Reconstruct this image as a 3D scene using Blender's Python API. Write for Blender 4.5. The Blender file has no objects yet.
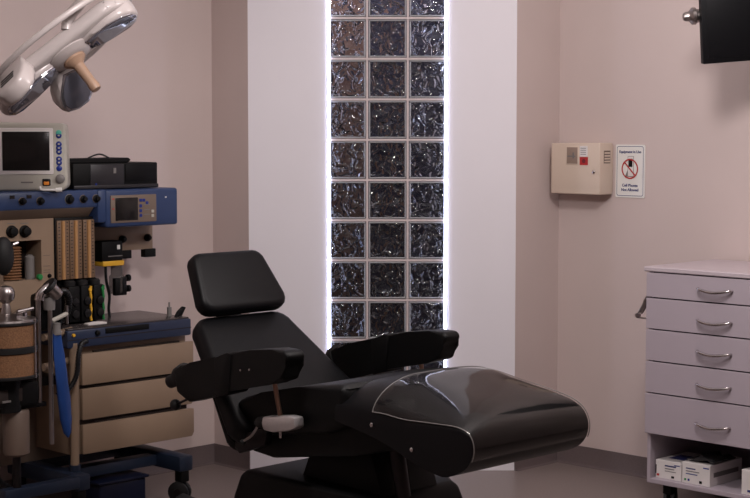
import bpy, bmesh, math, random
from mathutils import Vector, Matrix
random.seed(7)
SC = bpy.context.scene
COL = SC.collection
R2 = math.sqrt(0.5)
PI = math.pi

# ------------------------------------------------------------------ camera
CAMZ = 1.72
F = 1600.0                                  # focal length in pixels of the 750 px wide frame
cam_d = bpy.data.cameras.new('camera'); cam = bpy.data.objects.new('camera', cam_d)
COL.objects.link(cam)
cam_d.sensor_width = 36.0; cam_d.lens = 36.0 * F / 750.0
cam_d.clip_start = 0.05; cam_d.clip_end = 60
cam.location = (0, 0, CAMZ)
cam.rotation_euler = (PI / 2 - math.atan(119 / F), 0, 0)
SC.camera = cam

# ------------------------------------------------------------------ world, light, exposure
w = bpy.data.worlds.new('world'); SC.world = w; w.use_nodes = True
w.node_tree.nodes['Background'].inputs[0].default_value = (0.02, 0.022, 0.035, 1)
w.node_tree.nodes['Background'].inputs[1].default_value = 1.0
vs = SC.view_settings
vs.view_transform = 'Standard'; vs.look = 'None'; vs.gamma = 1.0; vs.exposure = 0.0
try: vs.use_curve_mapping = False
except Exception: pass
SC.cycles.use_denoising = True
SC.cycles.max_bounces = 8; SC.cycles.sample_clamp_indirect = 4.0
SC.cycles.caustics_reflective = False; SC.cycles.caustics_refractive = False

def area(name, loc, sx, sy, power, col, rot=(0, 0, 0)):
    l = bpy.data.lights.new(name, 'AREA'); l.shape = 'RECTANGLE'; l.size = sx; l.size_y = sy
    l.energy = power; l.color = col
    o = bpy.data.objects.new(name, l); COL.objects.link(o); o.location = loc; o.rotation_euler = rot
    return o
def globe(name, loc, r, power, col):
    l = bpy.data.lights.new(name, 'POINT'); l.shadow_soft_size = r; l.energy = power; l.color = col
    o = bpy.data.objects.new(name, l); COL.objects.link(o); o.location = loc
    return o
LCOL = (1.0, 0.925, 0.915)
globe('ceiling_globe_light', (-0.5, 4.8, 2.56), 0.14, 80, LCOL)
globe('ceiling_globe_light', (1.0, 5.7, 2.56), 0.14, 68, LCOL)

# ------------------------------------------------------------------ materials
def s2l(c):
    return tuple((x / 12.92 if x <= 0.04045 else ((x + 0.055) / 1.055) ** 2.4) for x in (v / 255.0 for v in c))
MATS = {}
def mat(name, rgb, rough=0.5, metal=0.0, spec=0.5, noise=0.0, scale=20.0, bump=0.0, bscale=200.0, coat=0.0,
        trans=0.0, ior=1.45, emit=None, estr=0.0, alpha=1.0):
    m = bpy.data.materials.new(name); m.use_nodes = True
    nt = m.node_tree; b = nt.nodes['Principled BSDF']
    c = s2l(rgb)
    b.inputs['Base Color'].default_value = (*c, 1)
    b.inputs['Roughness'].default_value = rough; b.inputs['Metallic'].default_value = metal
    b.inputs['Specular IOR Level'].default_value = spec
    b.inputs['Coat Weight'].default_value = coat
    b.inputs['Transmission Weight'].default_value = trans; b.inputs['IOR'].default_value = ior
    b.inputs['Alpha'].default_value = alpha
    if emit:
        b.inputs['Emission Color'].default_value = (*s2l(emit), 1); b.inputs['Emission Strength'].default_value = estr
    if noise or bump:
        tc = nt.nodes.new('ShaderNodeTexCoord')
    if noise:
        n = nt.nodes.new('ShaderNodeTexNoise'); n.inputs['Scale'].default_value = scale; n.inputs['Detail'].default_value = 5
        nt.links.new(tc.outputs['Object'], n.inputs['Vector'])
        r = nt.nodes.new('ShaderNodeValToRGB')
        r.color_ramp.elements[0].position = 0.3; r.color_ramp.elements[1].position = 0.7
        r.color_ramp.elements[0].color = (*[max(0, x * (1 - noise)) for x in c], 1)
        r.color_ramp.elements[1].color = (*[min(1, x * (1 + noise)) for x in c], 1)
        nt.links.new(n.outputs['Fac'], r.inputs['Fac']); nt.links.new(r.outputs['Color'], b.inputs['Base Color'])
    if bump:
        n2 = nt.nodes.new('ShaderNodeTexNoise'); n2.inputs['Scale'].default_value = bscale; n2.inputs['Detail'].default_value = 3
        nt.links.new(tc.outputs['Object'], n2.inputs['Vector'])
        bp = nt.nodes.new('ShaderNodeBump'); bp.inputs['Strength'].default_value = bump; bp.inputs['Distance'].default_value = 0.004
        nt.links.new(n2.outputs['Fac'], bp.inputs['Height']); nt.links.new(bp.outputs['Normal'], b.inputs['Normal'])
    MATS[name] = m
    return m
mat('paint', (206, 190, 186), 0.75, spec=0.25, noise=0.015, scale=3, bump=0.08, bscale=350)
mat('paint_lit', (236, 232, 238), 0.75, spec=0.25, noise=0.01, scale=3, bump=0.06, bscale=350)  # wall paint lightened on the pier front to carry the light strips' glow
mat('ceiling_paint', (225, 222, 220), 0.9)
mat('vinyl_floor', (128, 116, 112), 0.38, spec=0.4, noise=0.10, scale=120)
mat('skirting', (104, 92, 92), 0.45, noise=0.08, scale=120)
mat('mortar', (214, 200, 200), 0.7, noise=0.04, scale=60)
mat('led', (255, 255, 255), 0.5, emit=(214, 222, 255), estr=6.0)
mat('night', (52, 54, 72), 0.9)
mat('backdrop_brown', (120, 92, 78), 0.8, noise=0.3, scale=6)
mat('vinyl_black', (6, 6, 9), 0.45, spec=0.28, bump=0.12, bscale=420)
mat('vinyl_arm', (5, 5, 6), 0.5, spec=0.28, bump=0.12, bscale=420)
mat('plastic_black', (7, 7, 8), 0.55, spec=0.25)
mat('plastic_black_gloss', (12, 12, 14), 0.2)
mat('metal_dark', (50, 47, 48), 0.4, metal=0.9)
mat('chrome', (205, 200, 200), 0.16, metal=1.0)
mat('steel', (165, 158, 156), 0.3, metal=1.0, noise=0.06, scale=30)
mat('clamp_metal', (205, 200, 200), 0.32, metal=0.7, noise=0.05, scale=40)
mat('brass_rod', (150, 120, 105), 0.3, metal=0.9)
mat('beige_metal', (146, 124, 104), 0.5, noise=0.02, scale=8)
mat('beige_shaded', (104, 88, 78), 0.5)  # reservoir beige darkened: shade around the canisters put into the colour
mat('beige_dark', (118, 102, 90), 0.5)
mat('machine_blue', (44, 62, 100), 0.4, noise=0.02, scale=10)
mat('table_blue', (38, 48, 72), 0.4, noise=0.03, scale=10)
mat('machine_blue_dark', (30, 40, 58), 0.4)
mat('slab_grey', (62, 56, 56), 0.25, noise=0.04, scale=40)
mat('gap_dark', (40, 30, 27), 0.7)
mat('rubber', (13, 12, 13), 0.6)
mat('rubber_hose', (18, 18, 20), 0.35)
mat('blue_bag', (28, 66, 132), 0.5, noise=0.1, scale=14)
mat('blue_tub', (16, 22, 44), 0.35)
mat('soda_lime', (124, 88, 60), 0.7, noise=0.30, scale=160, bump=0.5, bscale=160)
mat('tube_yellow', (176, 132, 86), 0.5)
mat('tube_panel', (116, 92, 72), 0.5)
mat('white_plastic', (182, 178, 168), 0.4)
mat('white_bright', (232, 230, 226), 0.5)
mat('paper', (225, 220, 218), 0.7)
mat('grey_plastic', (120, 116, 114), 0.45)
mat('screen_dark', (26, 24, 24), 0.18)
mat('screen_grey', (52, 52, 54), 0.25)
mat('btn_blue', (28, 48, 130), 0.4)
mat('btn_teal', (90, 190, 170), 0.4)
mat('orange', (232, 140, 50), 0.5)
mat('yellow', (226, 172, 50), 0.45)
mat('green', (40, 130, 70), 0.45)
mat('opening_brown', (150, 130, 118), 0.6)
mat('dark_red', (110, 30, 32), 0.5)
mat('red', (178, 46, 48), 0.5)
mat('navy', (50, 56, 110), 0.5)
mat('smoke_clear', (90, 86, 84), 0.12, alpha=0.55)
mat('laminate', (176, 165, 174), 0.42, noise=0.01, scale=12)
mat('laminate_top', (190, 178, 184), 0.35, noise=0.02, scale=40)
mat('lamp_shell', (172, 163, 161), 0.28, noise=0.01, scale=5)
mat('lamp_glass', (84, 84, 94), 0.06, spec=0.8, coat=0.6)
mat('lamp_reflector', (170, 166, 172), 0.12, metal=0.85)
mat('handle_tan', (150, 122, 102), 0.45)
mat('sharps_beige', (214, 196, 180), 0.45)
mat('tv_black', (10, 10, 13), 0.5, spec=0.2)
mat('tv_glass', (12, 12, 15), 0.4, spec=0.25)
mat('box_grey', (38, 36, 40), 0.4)

def glass_mat():
    m = bpy.data.materials.new('glass_block'); m.use_nodes = True
    nt = m.node_tree; b = nt.nodes['Principled BSDF']
    b.inputs['Base Color'].default_value = (0.78, 0.80, 0.90, 1)
    b.inputs['Roughness'].default_value = 0.04; b.inputs['IOR'].default_value = 1.5
    b.inputs['Transmission Weight'].default_value = 1.0
    g = nt.nodes.new('ShaderNodeNewGeometry')
    n = nt.nodes.new('ShaderNodeTexNoise'); n.inputs['Scale'].default_value = 20; n.inputs['Detail'].default_value = 1.2
    n.inputs['Distortion'].default_value = 1.0
    nt.links.new(g.outputs['Position'], n.inputs['Vector'])
    bp = nt.nodes.new('ShaderNodeBump'); bp.inputs['Strength'].default_value = 1.0; bp.inputs['Distance'].default_value = 0.045
    nt.links.new(n.outputs['Fac'], bp.inputs['Height']); nt.links.new(bp.outputs['Normal'], b.inputs['Normal'])
    MATS['glass_block'] = m
    m2 = bpy.data.materials.new('glass_edge'); m2.use_nodes = True
    b = m2.node_tree.nodes['Principled BSDF']
    b.inputs['Base Color'].default_value = (0.72, 0.73, 0.76, 1); b.inputs['Roughness'].default_value = 0.2
    b.inputs['Transmission Weight'].default_value = 0.45
    MATS['glass_edge'] = m2
glass_mat()
def clear_cover_mat():
    m = bpy.data.materials.new('clear_cover'); m.use_nodes = True
    nt = m.node_tree; nt.nodes.remove(nt.nodes['Principled BSDF'])
    out = nt.nodes['Material Output']
    tr = nt.nodes.new('ShaderNodeBsdfTransparent'); tr.inputs[0].default_value = (0.93, 0.91, 0.9, 1)
    gl = nt.nodes.new('ShaderNodeBsdfGlossy'); gl.inputs['Roughness'].default_value = 0.06
    fr = nt.nodes.new('ShaderNodeFresnel'); fr.inputs['IOR'].default_value = 1.55
    mx = nt.nodes.new('ShaderNodeMixShader')
    nt.links.new(fr.outputs[0], mx.inputs[0]); nt.links.new(tr.outputs[0], mx.inputs[1]); nt.links.new(gl.outputs[0], mx.inputs[2])
    nt.links.new(mx.outputs[0], out.inputs['Surface'])
    MATS['clear_cover'] = m
clear_cover_mat()

# ------------------------------------------------------------------ mesh helpers
class MB:
    def __init__(self): self.bm = bmesh.new()
    def _bevel(self, vs, bev, seg):
        if bev <= 0: return
        es = list({e for v in vs for e in v.link_edges})
        bmesh.ops.bevel(self.bm, geom=es, offset=bev, segments=seg, profile=0.5, affect='EDGES')
    def box(self, x0, x1, y0, y1, z0, z1, bev=0.0, seg=2, M=None):
        vs = [self.bm.verts.new((x, y, z)) for x in (x0, x1) for y in (y0, y1) for z in (z0, z1)]
        if M is not None:
            for v in vs: v.co = M @ v.co
        for f in ((0, 1, 3, 2), (4, 6, 7, 5), (0, 4, 5, 1), (2, 3, 7, 6), (0, 2, 6, 4), (1, 5, 7, 3)):
            self.bm.faces.new([vs[i] for i in f])
        self._bevel(vs, bev, seg); return self
    def prism(self, poly, a0, a1, axis='y', bev=0.0, seg=2, M=None):
        def P(p, a):
            if axis == 'y': return Vector((p[0], a, p[1]))
            if axis == 'x': return Vector((a, p[0], p[1]))
            return Vector((p[0], p[1], a))
        A = [self.bm.verts.new(P(p, a0)) for p in poly]; B = [self.bm.verts.new(P(p, a1)) for p in poly]
        if M is not None:
            for v in A + B: v.co = M @ v.co
        n = len(poly)
        fs = [self.bm.faces.new(A), self.bm.faces.new(B[::-1])]
        for i in range(n): fs.append(self.bm.faces.new((A[i], B[i], B[(i + 1) % n], A[(i + 1) % n])))
        self._bevel(A + B, bev, seg)
        return self
    def ring(self, c, ax, r, seg=16, ref=None):
        ax = Vector(ax).normalized()
        u = ref if ref else (ax.orthogonal().normalized())
        u = (u - ax * u.dot(ax)).normalized(); v = ax.cross(u)
        return [self.bm.verts.new(Vector(c) + u * (r * math.cos(2 * PI * i / seg)) + v * (r * math.sin(2 * PI * i / seg))) for i in range(seg)]
    def skin(self, rings, caps=True):
        n = len(rings[0])
        for A, B in zip(rings, rings[1:]):
            for i in range(n): self.bm.faces.new((A[i], A[(i + 1) % n], B[(i + 1) % n], B[i]))
        if caps:
            self.bm.faces.new(rings[0][::-1]); self.bm.faces.new(rings[-1])
        return self
    def cyl(self, p0, p1, r, r2=None, seg=16):
        p0, p1 = Vector(p0), Vector(p1); ax = p1 - p0; ref = ax.normalized().orthogonal()
        return self.skin([self.ring(p0, ax, r, seg, ref), self.ring(p1, ax, r if r2 is None else r2, seg, ref)])
    def lathe(self, c, ax, prof, seg=20):   # prof = [(radius, height)...]
        c = Vector(c); ax = Vector(ax).normalized(); ref = ax.orthogonal()
        return self.skin([self.ring(c + ax * h, ax, max(r, 1e-4), seg, ref) for r, h in prof])
    def tube(self, pts, r, seg=8, smooth=4):
        pts = [Vector(p) for p in pts]
        if smooth and len(pts) > 2:
            out = []
            for i in range(len(pts) - 1):
                a = pts[max(i - 1, 0)]; b = pts[i]; c = pts[i + 1]; d = pts[min(i + 2, len(pts) - 1)]
                for k in range(smooth):
                    t = k / smooth
                    out.append(0.5 * ((2 * b) + (c - a) * t + (2 * a - 5 * b + 4 * c - d) * t * t + (3 * b - a - 3 * c + d) * t ** 3))
            out.append(pts[-1]); pts = out
        rings = []; ref = None
        for i, p in enumerate(pts):
            t = (pts[min(i + 1, len(pts) - 1)] - pts[max(i - 1, 0)]).normalized()
            if ref is None: ref = t.orthogonal()
            ref = (ref - t * ref.dot(t)).normalized()
            rr = r(i / (len(pts) - 1)) if callable(r) else r
            rings.append(self.ring(p, t, rr, seg, ref))
        return self.skin(rings)
    def sphere(self, c, r, sx=1, sy=1, sz=1, u=16, v=10):
        bmesh.ops.create_uvsphere(self.bm, u_segments=u, v_segments=v, radius=r,
                                  matrix=Matrix.Translation(Vector(c)) @ Matrix.Diagonal((sx, sy, sz, 1)))
        return self
    def build(self, name, material, parent=None, angle=35, M=None):
        bmesh.ops.recalc_face_normals(self.bm, faces=self.bm.faces)
        me = bpy.data.meshes.new(name); self.bm.to_mesh(me); self.bm.free()
        if M is not None: me.transform(M)
        for p in me.polygons: p.use_smooth = True
        me.set_sharp_from_angle(angle=math.radians(angle))
        ms = material if isinstance(material, (list, tuple)) else [material]
        for x in ms: me.materials.append(MATS[x])
        o = bpy.data.objects.new(name, me); COL.objects.link(o); o.parent = parent
        return o
def tag(o, label, cat, group=None):
    o['label'] = label; o['category'] = cat
    if group: o['group'] = group
    return o
def struct(o, label=None):
    o['kind'] = 'structure'
    if label: o['label'] = label
    return o
def empty(name, loc, rz=0.0, label=None, cat=None, group=None):
    o = bpy.data.objects.new(name, None); COL.objects.link(o); o.location = loc; o.rotation_euler = (0, 0, rz)
    o.empty_display_size = 0.1
    if label: tag(o, label, cat, group)
    return o
def share(src, name, parent, loc):
    o = bpy.data.objects.new(name, src.data); COL.objects.link(o); o.parent = parent; o.location = loc
    return o
def text_mesh(name, body, size, material, parent, M, extrude=0.0006, bold=0.0):
    cu = bpy.data.curves.new(name, 'FONT'); cu.body = body; cu.size = size; cu.extrude = extrude
    cu.align_x = 'CENTER'; cu.align_y = 'CENTER'; cu.offset = bold
    o = bpy.data.objects.new(name, cu); COL.objects.link(o)
    dg = bpy.context.evaluated_depsgraph_get()
    me = bpy.data.meshes.new_from_object(o.evaluated_get(dg)); bpy.data.objects.remove(o)
    me.transform(M); me.materials.clear(); me.materials.append(MATS[material])
    r = bpy.data.objects.new(name, me); COL.objects.link(r); r.parent = parent
    return r

# ------------------------------------------------------------------ room shell
CEIL = 3.279
XL, XR, YP = -0.632, 0.705, 8.0          # pier front
LC = Vector((-0.832, 8.2)); RC = Vector((0.947, 8.242))
def wallbox(name, a, b, th, m, z0=0.0, z1=CEIL):
    a, b = Vector(a), Vector(b); d = (b - a).normalized(); n = Vector((-d.y, d.x)) * th
    mb = MB(); mb.prism([a, b, b + n, a + n], z0, z1, 'z')
    return struct(mb.build(name, m))
LE = LC + Vector((-1, -1)) * 5.3
RE = RC + Vector((1, -1)) * 5.3
BK = LE + (RE - RC) + Vector((LC.x - LC.x, 0))
BACK = Vector(((LE.x + RE.x + (RE.y - LE.y)) / 2, 0)); 
# rear corner: from LE along (1,-1) and from RE along (-1,-1)
t = ((RE.x - LE.x) + (LE.y - RE.y)) / 2
BACK = LE + Vector((1, -1)) * t
wallbox('wall_left', LE, LC + Vector((.12, .12)), 0.1, 'paint')
wallbox('wall_right', RC + Vector((-.12, .12)), RE, 0.1, 'paint')
wallbox('wall_rear_left', BACK, LE, 0.1, 'paint')
wallbox('wall_rear_right', RE, BACK, 0.1, 'paint')
GX0, GX1 = -0.2415, 0.366
def paint_returns(o):
    for p in o.data.polygons:
        if abs(p.normal.x) > 0.5 and p.normal.y < -0.3: p.material_index = 1
    return o
mb = MB(); mb.prism([(XL, YP), (GX0, YP), (GX0, 8.30), (-0.75, 8.30), LC], 0, CEIL, 'z')
paint_returns(struct(mb.build('wall_corner_left', ['paint_lit', 'paint'])))
mb = MB(); mb.prism([(GX1, YP), (XR, YP), RC, (0.85, 8.34), (GX1, 8.30)], 0, CEIL, 'z')
paint_returns(struct(mb.build('wall_corner_right', ['paint_lit', 'paint'])))
# floor / ceiling
mb = MB(); mb.prism([(-7.5, -3.5), (7.5, -3.5), (7.5, 10.5), (-7.5, 10.5)], -0.05, 0.0, 'z'); struct(mb.build('floor', 'vinyl_floor'))
mb = MB(); mb.prism([(-7.5, -3.5), (7.5, -3.5), (7.5, 10.5), (-7.5, 10.5)], CEIL, CEIL + 0.05, 'z'); struct(mb.build('ceiling', 'ceiling_paint'))
# coved skirting
def skirt(name, a, b, h=0.1, m='skirting'):
    a, b = Vector(a), Vector(b); d = (b - a).normalized(); n = Vector((d.y, -d.x))
    prof = [(0, 0), (0.03, 0.0), (0.012, 0.006), (0.006, 0.02), (0.005, h), (0, h)]
    mb = MB(); A = []; B = []
    for o_, z in prof:
        p = a + n * o_; q = b + n * o_
        A.append(mb.bm.verts.new((p.x, p.y, z))); B.append(mb.bm.verts.new((q.x, q.y, z)))
    mb.skin([A, B])
    return struct(mb.build(name, m))
skirt('baseboard_left', LE, LC)
skirt('baseboard_corner_left', LC, (XL, YP))
skirt('baseboard_corner_right', (XR, YP), RC)
skirt('baseboard_right', RC, RE)

# ------------------------------------------------------------------ glass block window
PITCHX, PITCHZ = 0.2025, 0.2011
Z0 = 0.6655 - 3 * PITCHZ
X0 = -0.0391 - PITCHX
win = struct(empty('window_1', (0.062, 8.03, 0)), 'tall narrow glass block window edged by white light strips')
OFF = Vector((-0.062, -8.03, 0))
mb = MB()
J = 0.010
ZT = CEIL
for i in range(1, 3):
    x = X0 + i * PITCHX
    mb.box(x - J / 2, x + J / 2, 8.004, 8.085, 0, ZT)
for k in range(0, 17):
    z = Z0 + k * PITCHZ
    if z < ZT: mb.box(GX0, GX1, 8.0035, 8.0845, max(0, z - J / 2), min(ZT, z + J / 2))
mb.box(GX0, GX1, 8.003, 8.084, 0, Z0 - J / 2)
for v in mb.bm.verts: v.co += OFF
mb.build('mortar_grid', 'mortar', win)
# one block: outer glass rim with a recessed rippled pane
def block_mesh():
    W = (PITCHX - J) / 2 - 0.003; H = (PITCHZ - J) / 2 - 0.003
    mb = MB()
    for ins0, ins1, y0, y1 in ((0.0, 0.007, 0.003, 0.08),):
        # rim as four bars
        mb.box(-W, W, y0, y1, H - ins1, H, 0.003, 1)
        mb.box(-W, W, y0, y1, -H, -H + ins1, 0.003, 1)
        mb.box(-W, -W + ins1, y0, y1, -H + ins1, H - ins1, 0.003, 1)
        mb.box(W - ins1, W, y0, y1, -H + ins1, H - ins1, 0.003, 1)
    return mb
rim0 = None; pane0 = None
for k in range(16):
    for i in range(3):
        loc = Vector((X0 + (i + 0.5) * PITCHX, 8.0, Z0 + (k + 0.5) * PITCHZ)) + OFF
        if rim0 is None:
            rim0 = block_mesh().build('glass_block', 'glass_edge', win); rim0.location = loc; blk = rim0
            W = (PITCHX - J) / 2 - 0.0102; H = (PITCHZ - J) / 2 - 0.0102
            pane0 = MB().box(-W, W, 0.010, 0.020, -H, H, 0.004, 2).build('rippled_pane', 'glass_block', blk)
        else:
            blk = share(rim0, 'glass_block', win, loc)
            share(pane0, 'rippled_pane', blk, (0, 0, 0))
# light strips down both edges
for x0, x1 in ((-0.2375, -0.2215), (0.3455, 0.3615)):
    mb = MB(); mb.box(x0, x1, 7.992, 8.003, 0.05, ZT - 0.01, 0.004, 2)
    for v in mb.bm.verts: v.co += OFF
    mb.build('light_strip', 'led', win)
# dim space behind the glass
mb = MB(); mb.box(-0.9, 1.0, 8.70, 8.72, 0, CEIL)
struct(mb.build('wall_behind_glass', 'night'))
mb = MB(); mb.box(-0.75, -0.05, 8.62, 8.66, 0, 2.6, 0.01); mb.box(0.45, 0.8, 8.60, 8.64, 0, 2.6, 0.01)
struct(mb.build('wall_panels_behind_glass', 'backdrop_brown'))
area('added_backlight', (0.06, 8.48, 3.22), 0.6, 0.15, 16, (1.0, 0.92, 0.92))  # added unseen lamp, brightens what shows through the blocks

# ------------------------------------------------------------------ treatment chair
CL0 = 0.75
def ch_world(l, wv):
    L = l - 5.09; W = 4.195 + wv
    return ((W + L) * R2, (W - L) * R2, 0)
chair = empty('treatment_chair', ch_world(CL0, 0), -PI / 4,
              'black vinyl reclining treatment chair with swing armrests and clear covered leg rest', 'chair')
TC = Matrix.Translation((-CL0, 0, 0))
def cbuild(mb, name, m, parent=chair, angle=35): return mb.build(name, m, parent, angle, TC)

def pad(top, bot, hw0, hw1, th, bev, seg=5, rc=0.05):
    """cushion with its front face on the line top->bot in the (l, z) plane, half widths hw0 (top) and hw1 (bottom)"""
    top = Vector((top[0], 0, top[1])); bot = Vector((bot[0], 0, bot[1]))
    d = (bot - top); ln = d.length; d.normalize(); wv = Vector((0, 1, 0)); n = d.cross(wv)
    if n.x < 0: n = -n
    M = Matrix(((wv.x, d.x, n.x, top.x), (wv.y, d.y, n.y, top.y), (wv.z, d.z, n.z, top.z), (0, 0, 0, 1)))
    poly = []
    for (cx, cy, sx, sy) in ((hw0, 0, -1, 1), (hw1, ln, -1, -1), (-hw1, ln, 1, -1), (-hw0, 0, 1, 1)):
        c = Vector((cx + sx * rc, cy + sy * rc))
        a0 = {(-1, 1): -PI / 2, (-1, -1): 0, (1, -1): PI / 2, (1, 1): PI}[(sx, sy)]
        for k in range(5):
            a = a0 + (PI / 2) * k / 4
            poly.append((c.x + rc * math.cos(a), c.y + rc * math.sin(a)))
    mb = MB()
    A = []
    N = 6
    rings = []
    # rounded edge profile: inset rings from back to front
    prof = [(bev, -th)] + [(bev * (1 - math.sin(PI / 2 * k / seg)), -th + bev * (1 - math.cos(PI / 2 * k / seg))) for k in range(1, seg + 1)]
    prof += [(bev * (1 - math.cos(PI / 2 * k / seg)), -bev + bev * math.sin(PI / 2 * k / seg)) for k in range(0, seg + 1)]
    cen = Vector((0, ln / 2))
    for ins, h in prof:
        r = []
        for p in poly:
            q = Vector(p) - cen
            q = Vector((q.x * (1 - ins / max(hw0, hw1)), q.y * (1 - ins / (ln / 2)))) + cen
            r.append(mb.bm.verts.new(M @ Vector((q.x, q.y, h))))
        rings.append(r)
    mb.skin(rings)
    return mb
hr = cbuild(pad((0.040, 1.232), (0.182, 1.004), 0.190, 0.222, 0.075, 0.026), 'headrest', 'vinyl_black')
cbuild(MB().box(0.0, 0.05, -0.05, 0.05, 0.80, 1.12, 0.01, 2, M=Matrix.Translation((0.02, 0, 0)) @ Matrix.Translation((0, 0, 0.95)) @ Matrix.Rotation(math.radians(-40), 4, 'Y') @ Matrix.Translation((0, 0, -0.95))),
       'headrest_bracket', 'metal_dark')
cbuild(pad((0.118, 0.985), (0.575, 0.585), 0.245, 0.365, 0.095, 0.035, rc=0.07), 'backrest', 'vinyl_black')
# back shell edge plate behind the backrest
cbuild(pad((0.09, 0.93), (0.50, 0.52), 0.225, 0.345, 0.035, 0.01, 2), 'back_shell', 'plastic_black')
# seat
cbuild(MB().prism([(0.46, 0.70), (0.60, 0.742), (0.80, 0.785), (1.03, 0.822), (1.06, 0.80), (1.05, 0.67), (0.95, 0.63), (0.5, 0.56), (0.42, 0.60)],
                  -0.31, 0.31, 'y', 0.03, 4), 'seat', 'vinyl_arm')
# leg rest: profile swept across the width with rolled sides
LEG = [(1.01, 0.815), (1.10, 0.838), (1.20, 0.850), (1.26, 0.848), (1.35, 0.830), (1.44, 0.811), (1.53, 0.790), (1.595, 0.768),
       (1.640, 0.737), (1.662, 0.695), (1.660, 0.650), (1.630, 0.606), (1.56, 0.572), (1.50, 0.570), (1.38, 0.600), (1.25, 0.645), (1.10, 0.675), (1.01, 0.69)]
DROP = [0.09, 0.115, 0.13, 0.128, 0.115, 0.090, 0.062, 0.036, 0.014]     # how far the top edge rolls down at the near side
ROLL = [(1 - math.sqrt(1 - (k / 9) ** 2), -0.08 - 0.238 * k / 9) for k in (9, 8.9, 8.7, 8.35, 7.8, 7, 6, 5, 4, 3, 2, 1, 0)]
SECT = [(wv, k) for k, wv in ROLL] + [(-wv * 0.94, 0.28 * k) for k, wv in ROLL[::-1]]
_d = DROP + [0.0] * (len(LEG) - len(DROP))
_n = len(LEG); _dense = []
for i in range(_n):                                   # closed spline through the profile points
    q = [Vector((*LEG[(i + o) % _n], _d[(i + o) % _n])) for o in (-1, 0, 1, 2)]
    if i in (_n - 1, _n - 2): _dense.append(q[1]); continue
    if i == 0: q[0] = q[1] * 2 - q[2]
    for k in range(4):
        t_ = k / 4
        _dense.append(0.5 * (2 * q[1] + (q[2] - q[0]) * t_ + (2 * q[0] - 5 * q[1] + 4 * q[2] - q[3]) * t_ * t_ + (3 * q[1] - q[0] - 3 * q[2] + q[3]) * t_ ** 3))
LEG = [(v.x, v.y) for v in _dense]; DROP = [v.z for v in _dense]
def leg_section(k, off=0.0):
    P = [(p[0], p[1] - DROP[i] * k) for i, p in enumerate(LEG)]
    return inset(P, -off) if off else [Vector(p) for p in P]
def inset(poly, d):
    n = len(poly); out = []
    for i in range(n):
        a, b, c = Vector(poly[i - 1]), Vector(poly[i]), Vector(poly[(i + 1) % n])
        e1 = (b - a).normalized(); e2 = (c - b).normalized()
        nn = (Vector((e1.y, -e1.x)) + Vector((e2.y, -e2.x))).normalized()   # inward for clockwise order
        out.append(b + nn * d)
    return out
mb = MB(); rings = []
for wv, d in SECT:
    rings.append([mb.bm.verts.new((p[0], wv, p[1])) for p in leg_section(d)])
mb.skin(rings); leg = cbuild(mb, 'leg_rest', 'vinyl_black', angle=50)
mb = MB(); rings = []
sub = range(8, 42)
for wv, d in SECT[1:-1]:
    pr = leg_section(d, 0.005)
    rings.append([mb.bm.verts.new((pr[i][0], wv * 1.006, pr[i][1])) for i in sub])
for A, B in zip(rings, rings[1:]):
    for i in range(len(A) - 1): mb.bm.faces.new((A[i], A[i + 1], B[i + 1], B[i]))
cov = cbuild(mb, 'foot_cover', 'clear_cover', angle=60); cov['label'] = 'clear plastic sheet over the leg rest'
def hem(pts): return MB().tube(pts, 0.0018, 6, 0).build('cover_hem', 'grey_plastic', cov, 35, TC)
for wv, d in (SECT[1], SECT[-2]):
    pr = leg_section(d, 0.006); hem([(pr[i][0], wv * 1.008, pr[i][1]) for i in sub])
pts = []
for wv, d in SECT[1:-1]:
    p = leg_section(d, 0.006)[8]; pts.append((p[0], wv * 1.006, p[1]))
hem(pts)
# bolts on the side of the leg rest
for l, z in ((1.20, 0.70), (1.392, 0.640)):
    cbuild(MB().lathe((l, -0.322, z), (0, -1, 0), [(0.008, -0.004), (0.008, 0.002), (0.004, 0.006), (0.0, 0.007)], 10), 'bolt', 'chrome')
# under frame and side plates
cbuild(MB().prism([(0.46, 0.60), (1.04, 0.69), (1.22, 0.66), (1.30, 0.62), (1.05, 0.56), (0.62, 0.49), (0.50, 0.50)], -0.27, 0.27, 'y', 0.012, 2), 'seat_frame', 'plastic_black')
for sg in (-1, 1):
    cbuild(MB().prism([(0.485, 0.565), (0.63, 0.612), (0.66, 0.60), (0.65, 0.552), (0.503, 0.50), (0.475, 0.52)], sg * 0.30, sg * 0.335, 'y', 0.005, 2), 'side_plate', 'metal_dark')
# pedestal: lift column and wide base cover
cbuild(MB().prism([(0.62, 0.34), (1.10, 0.34), (1.02, 0.56), (0.70, 0.52)], -0.15, 0.15, 'y', 0.01, 2), 'lift_column', 'plastic_black')
cbuild(MB().cyl((1.14, -0.10, 0.40), (1.10, -0.10, 0.60), 0.028), 'actuator', 'metal_dark')
cbuild(MB().prism([(0.34, 0.0), (0.352, 0.30), (0.40, 0.40), (0.45, 0.420), (1.04, 0.405), (1.10, 0.395), (1.135, 0.33), (1.15, 0.0)], -0.25, 0.25, 'y', 0.03, 4), 'base_cover', 'plastic_black')

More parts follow.
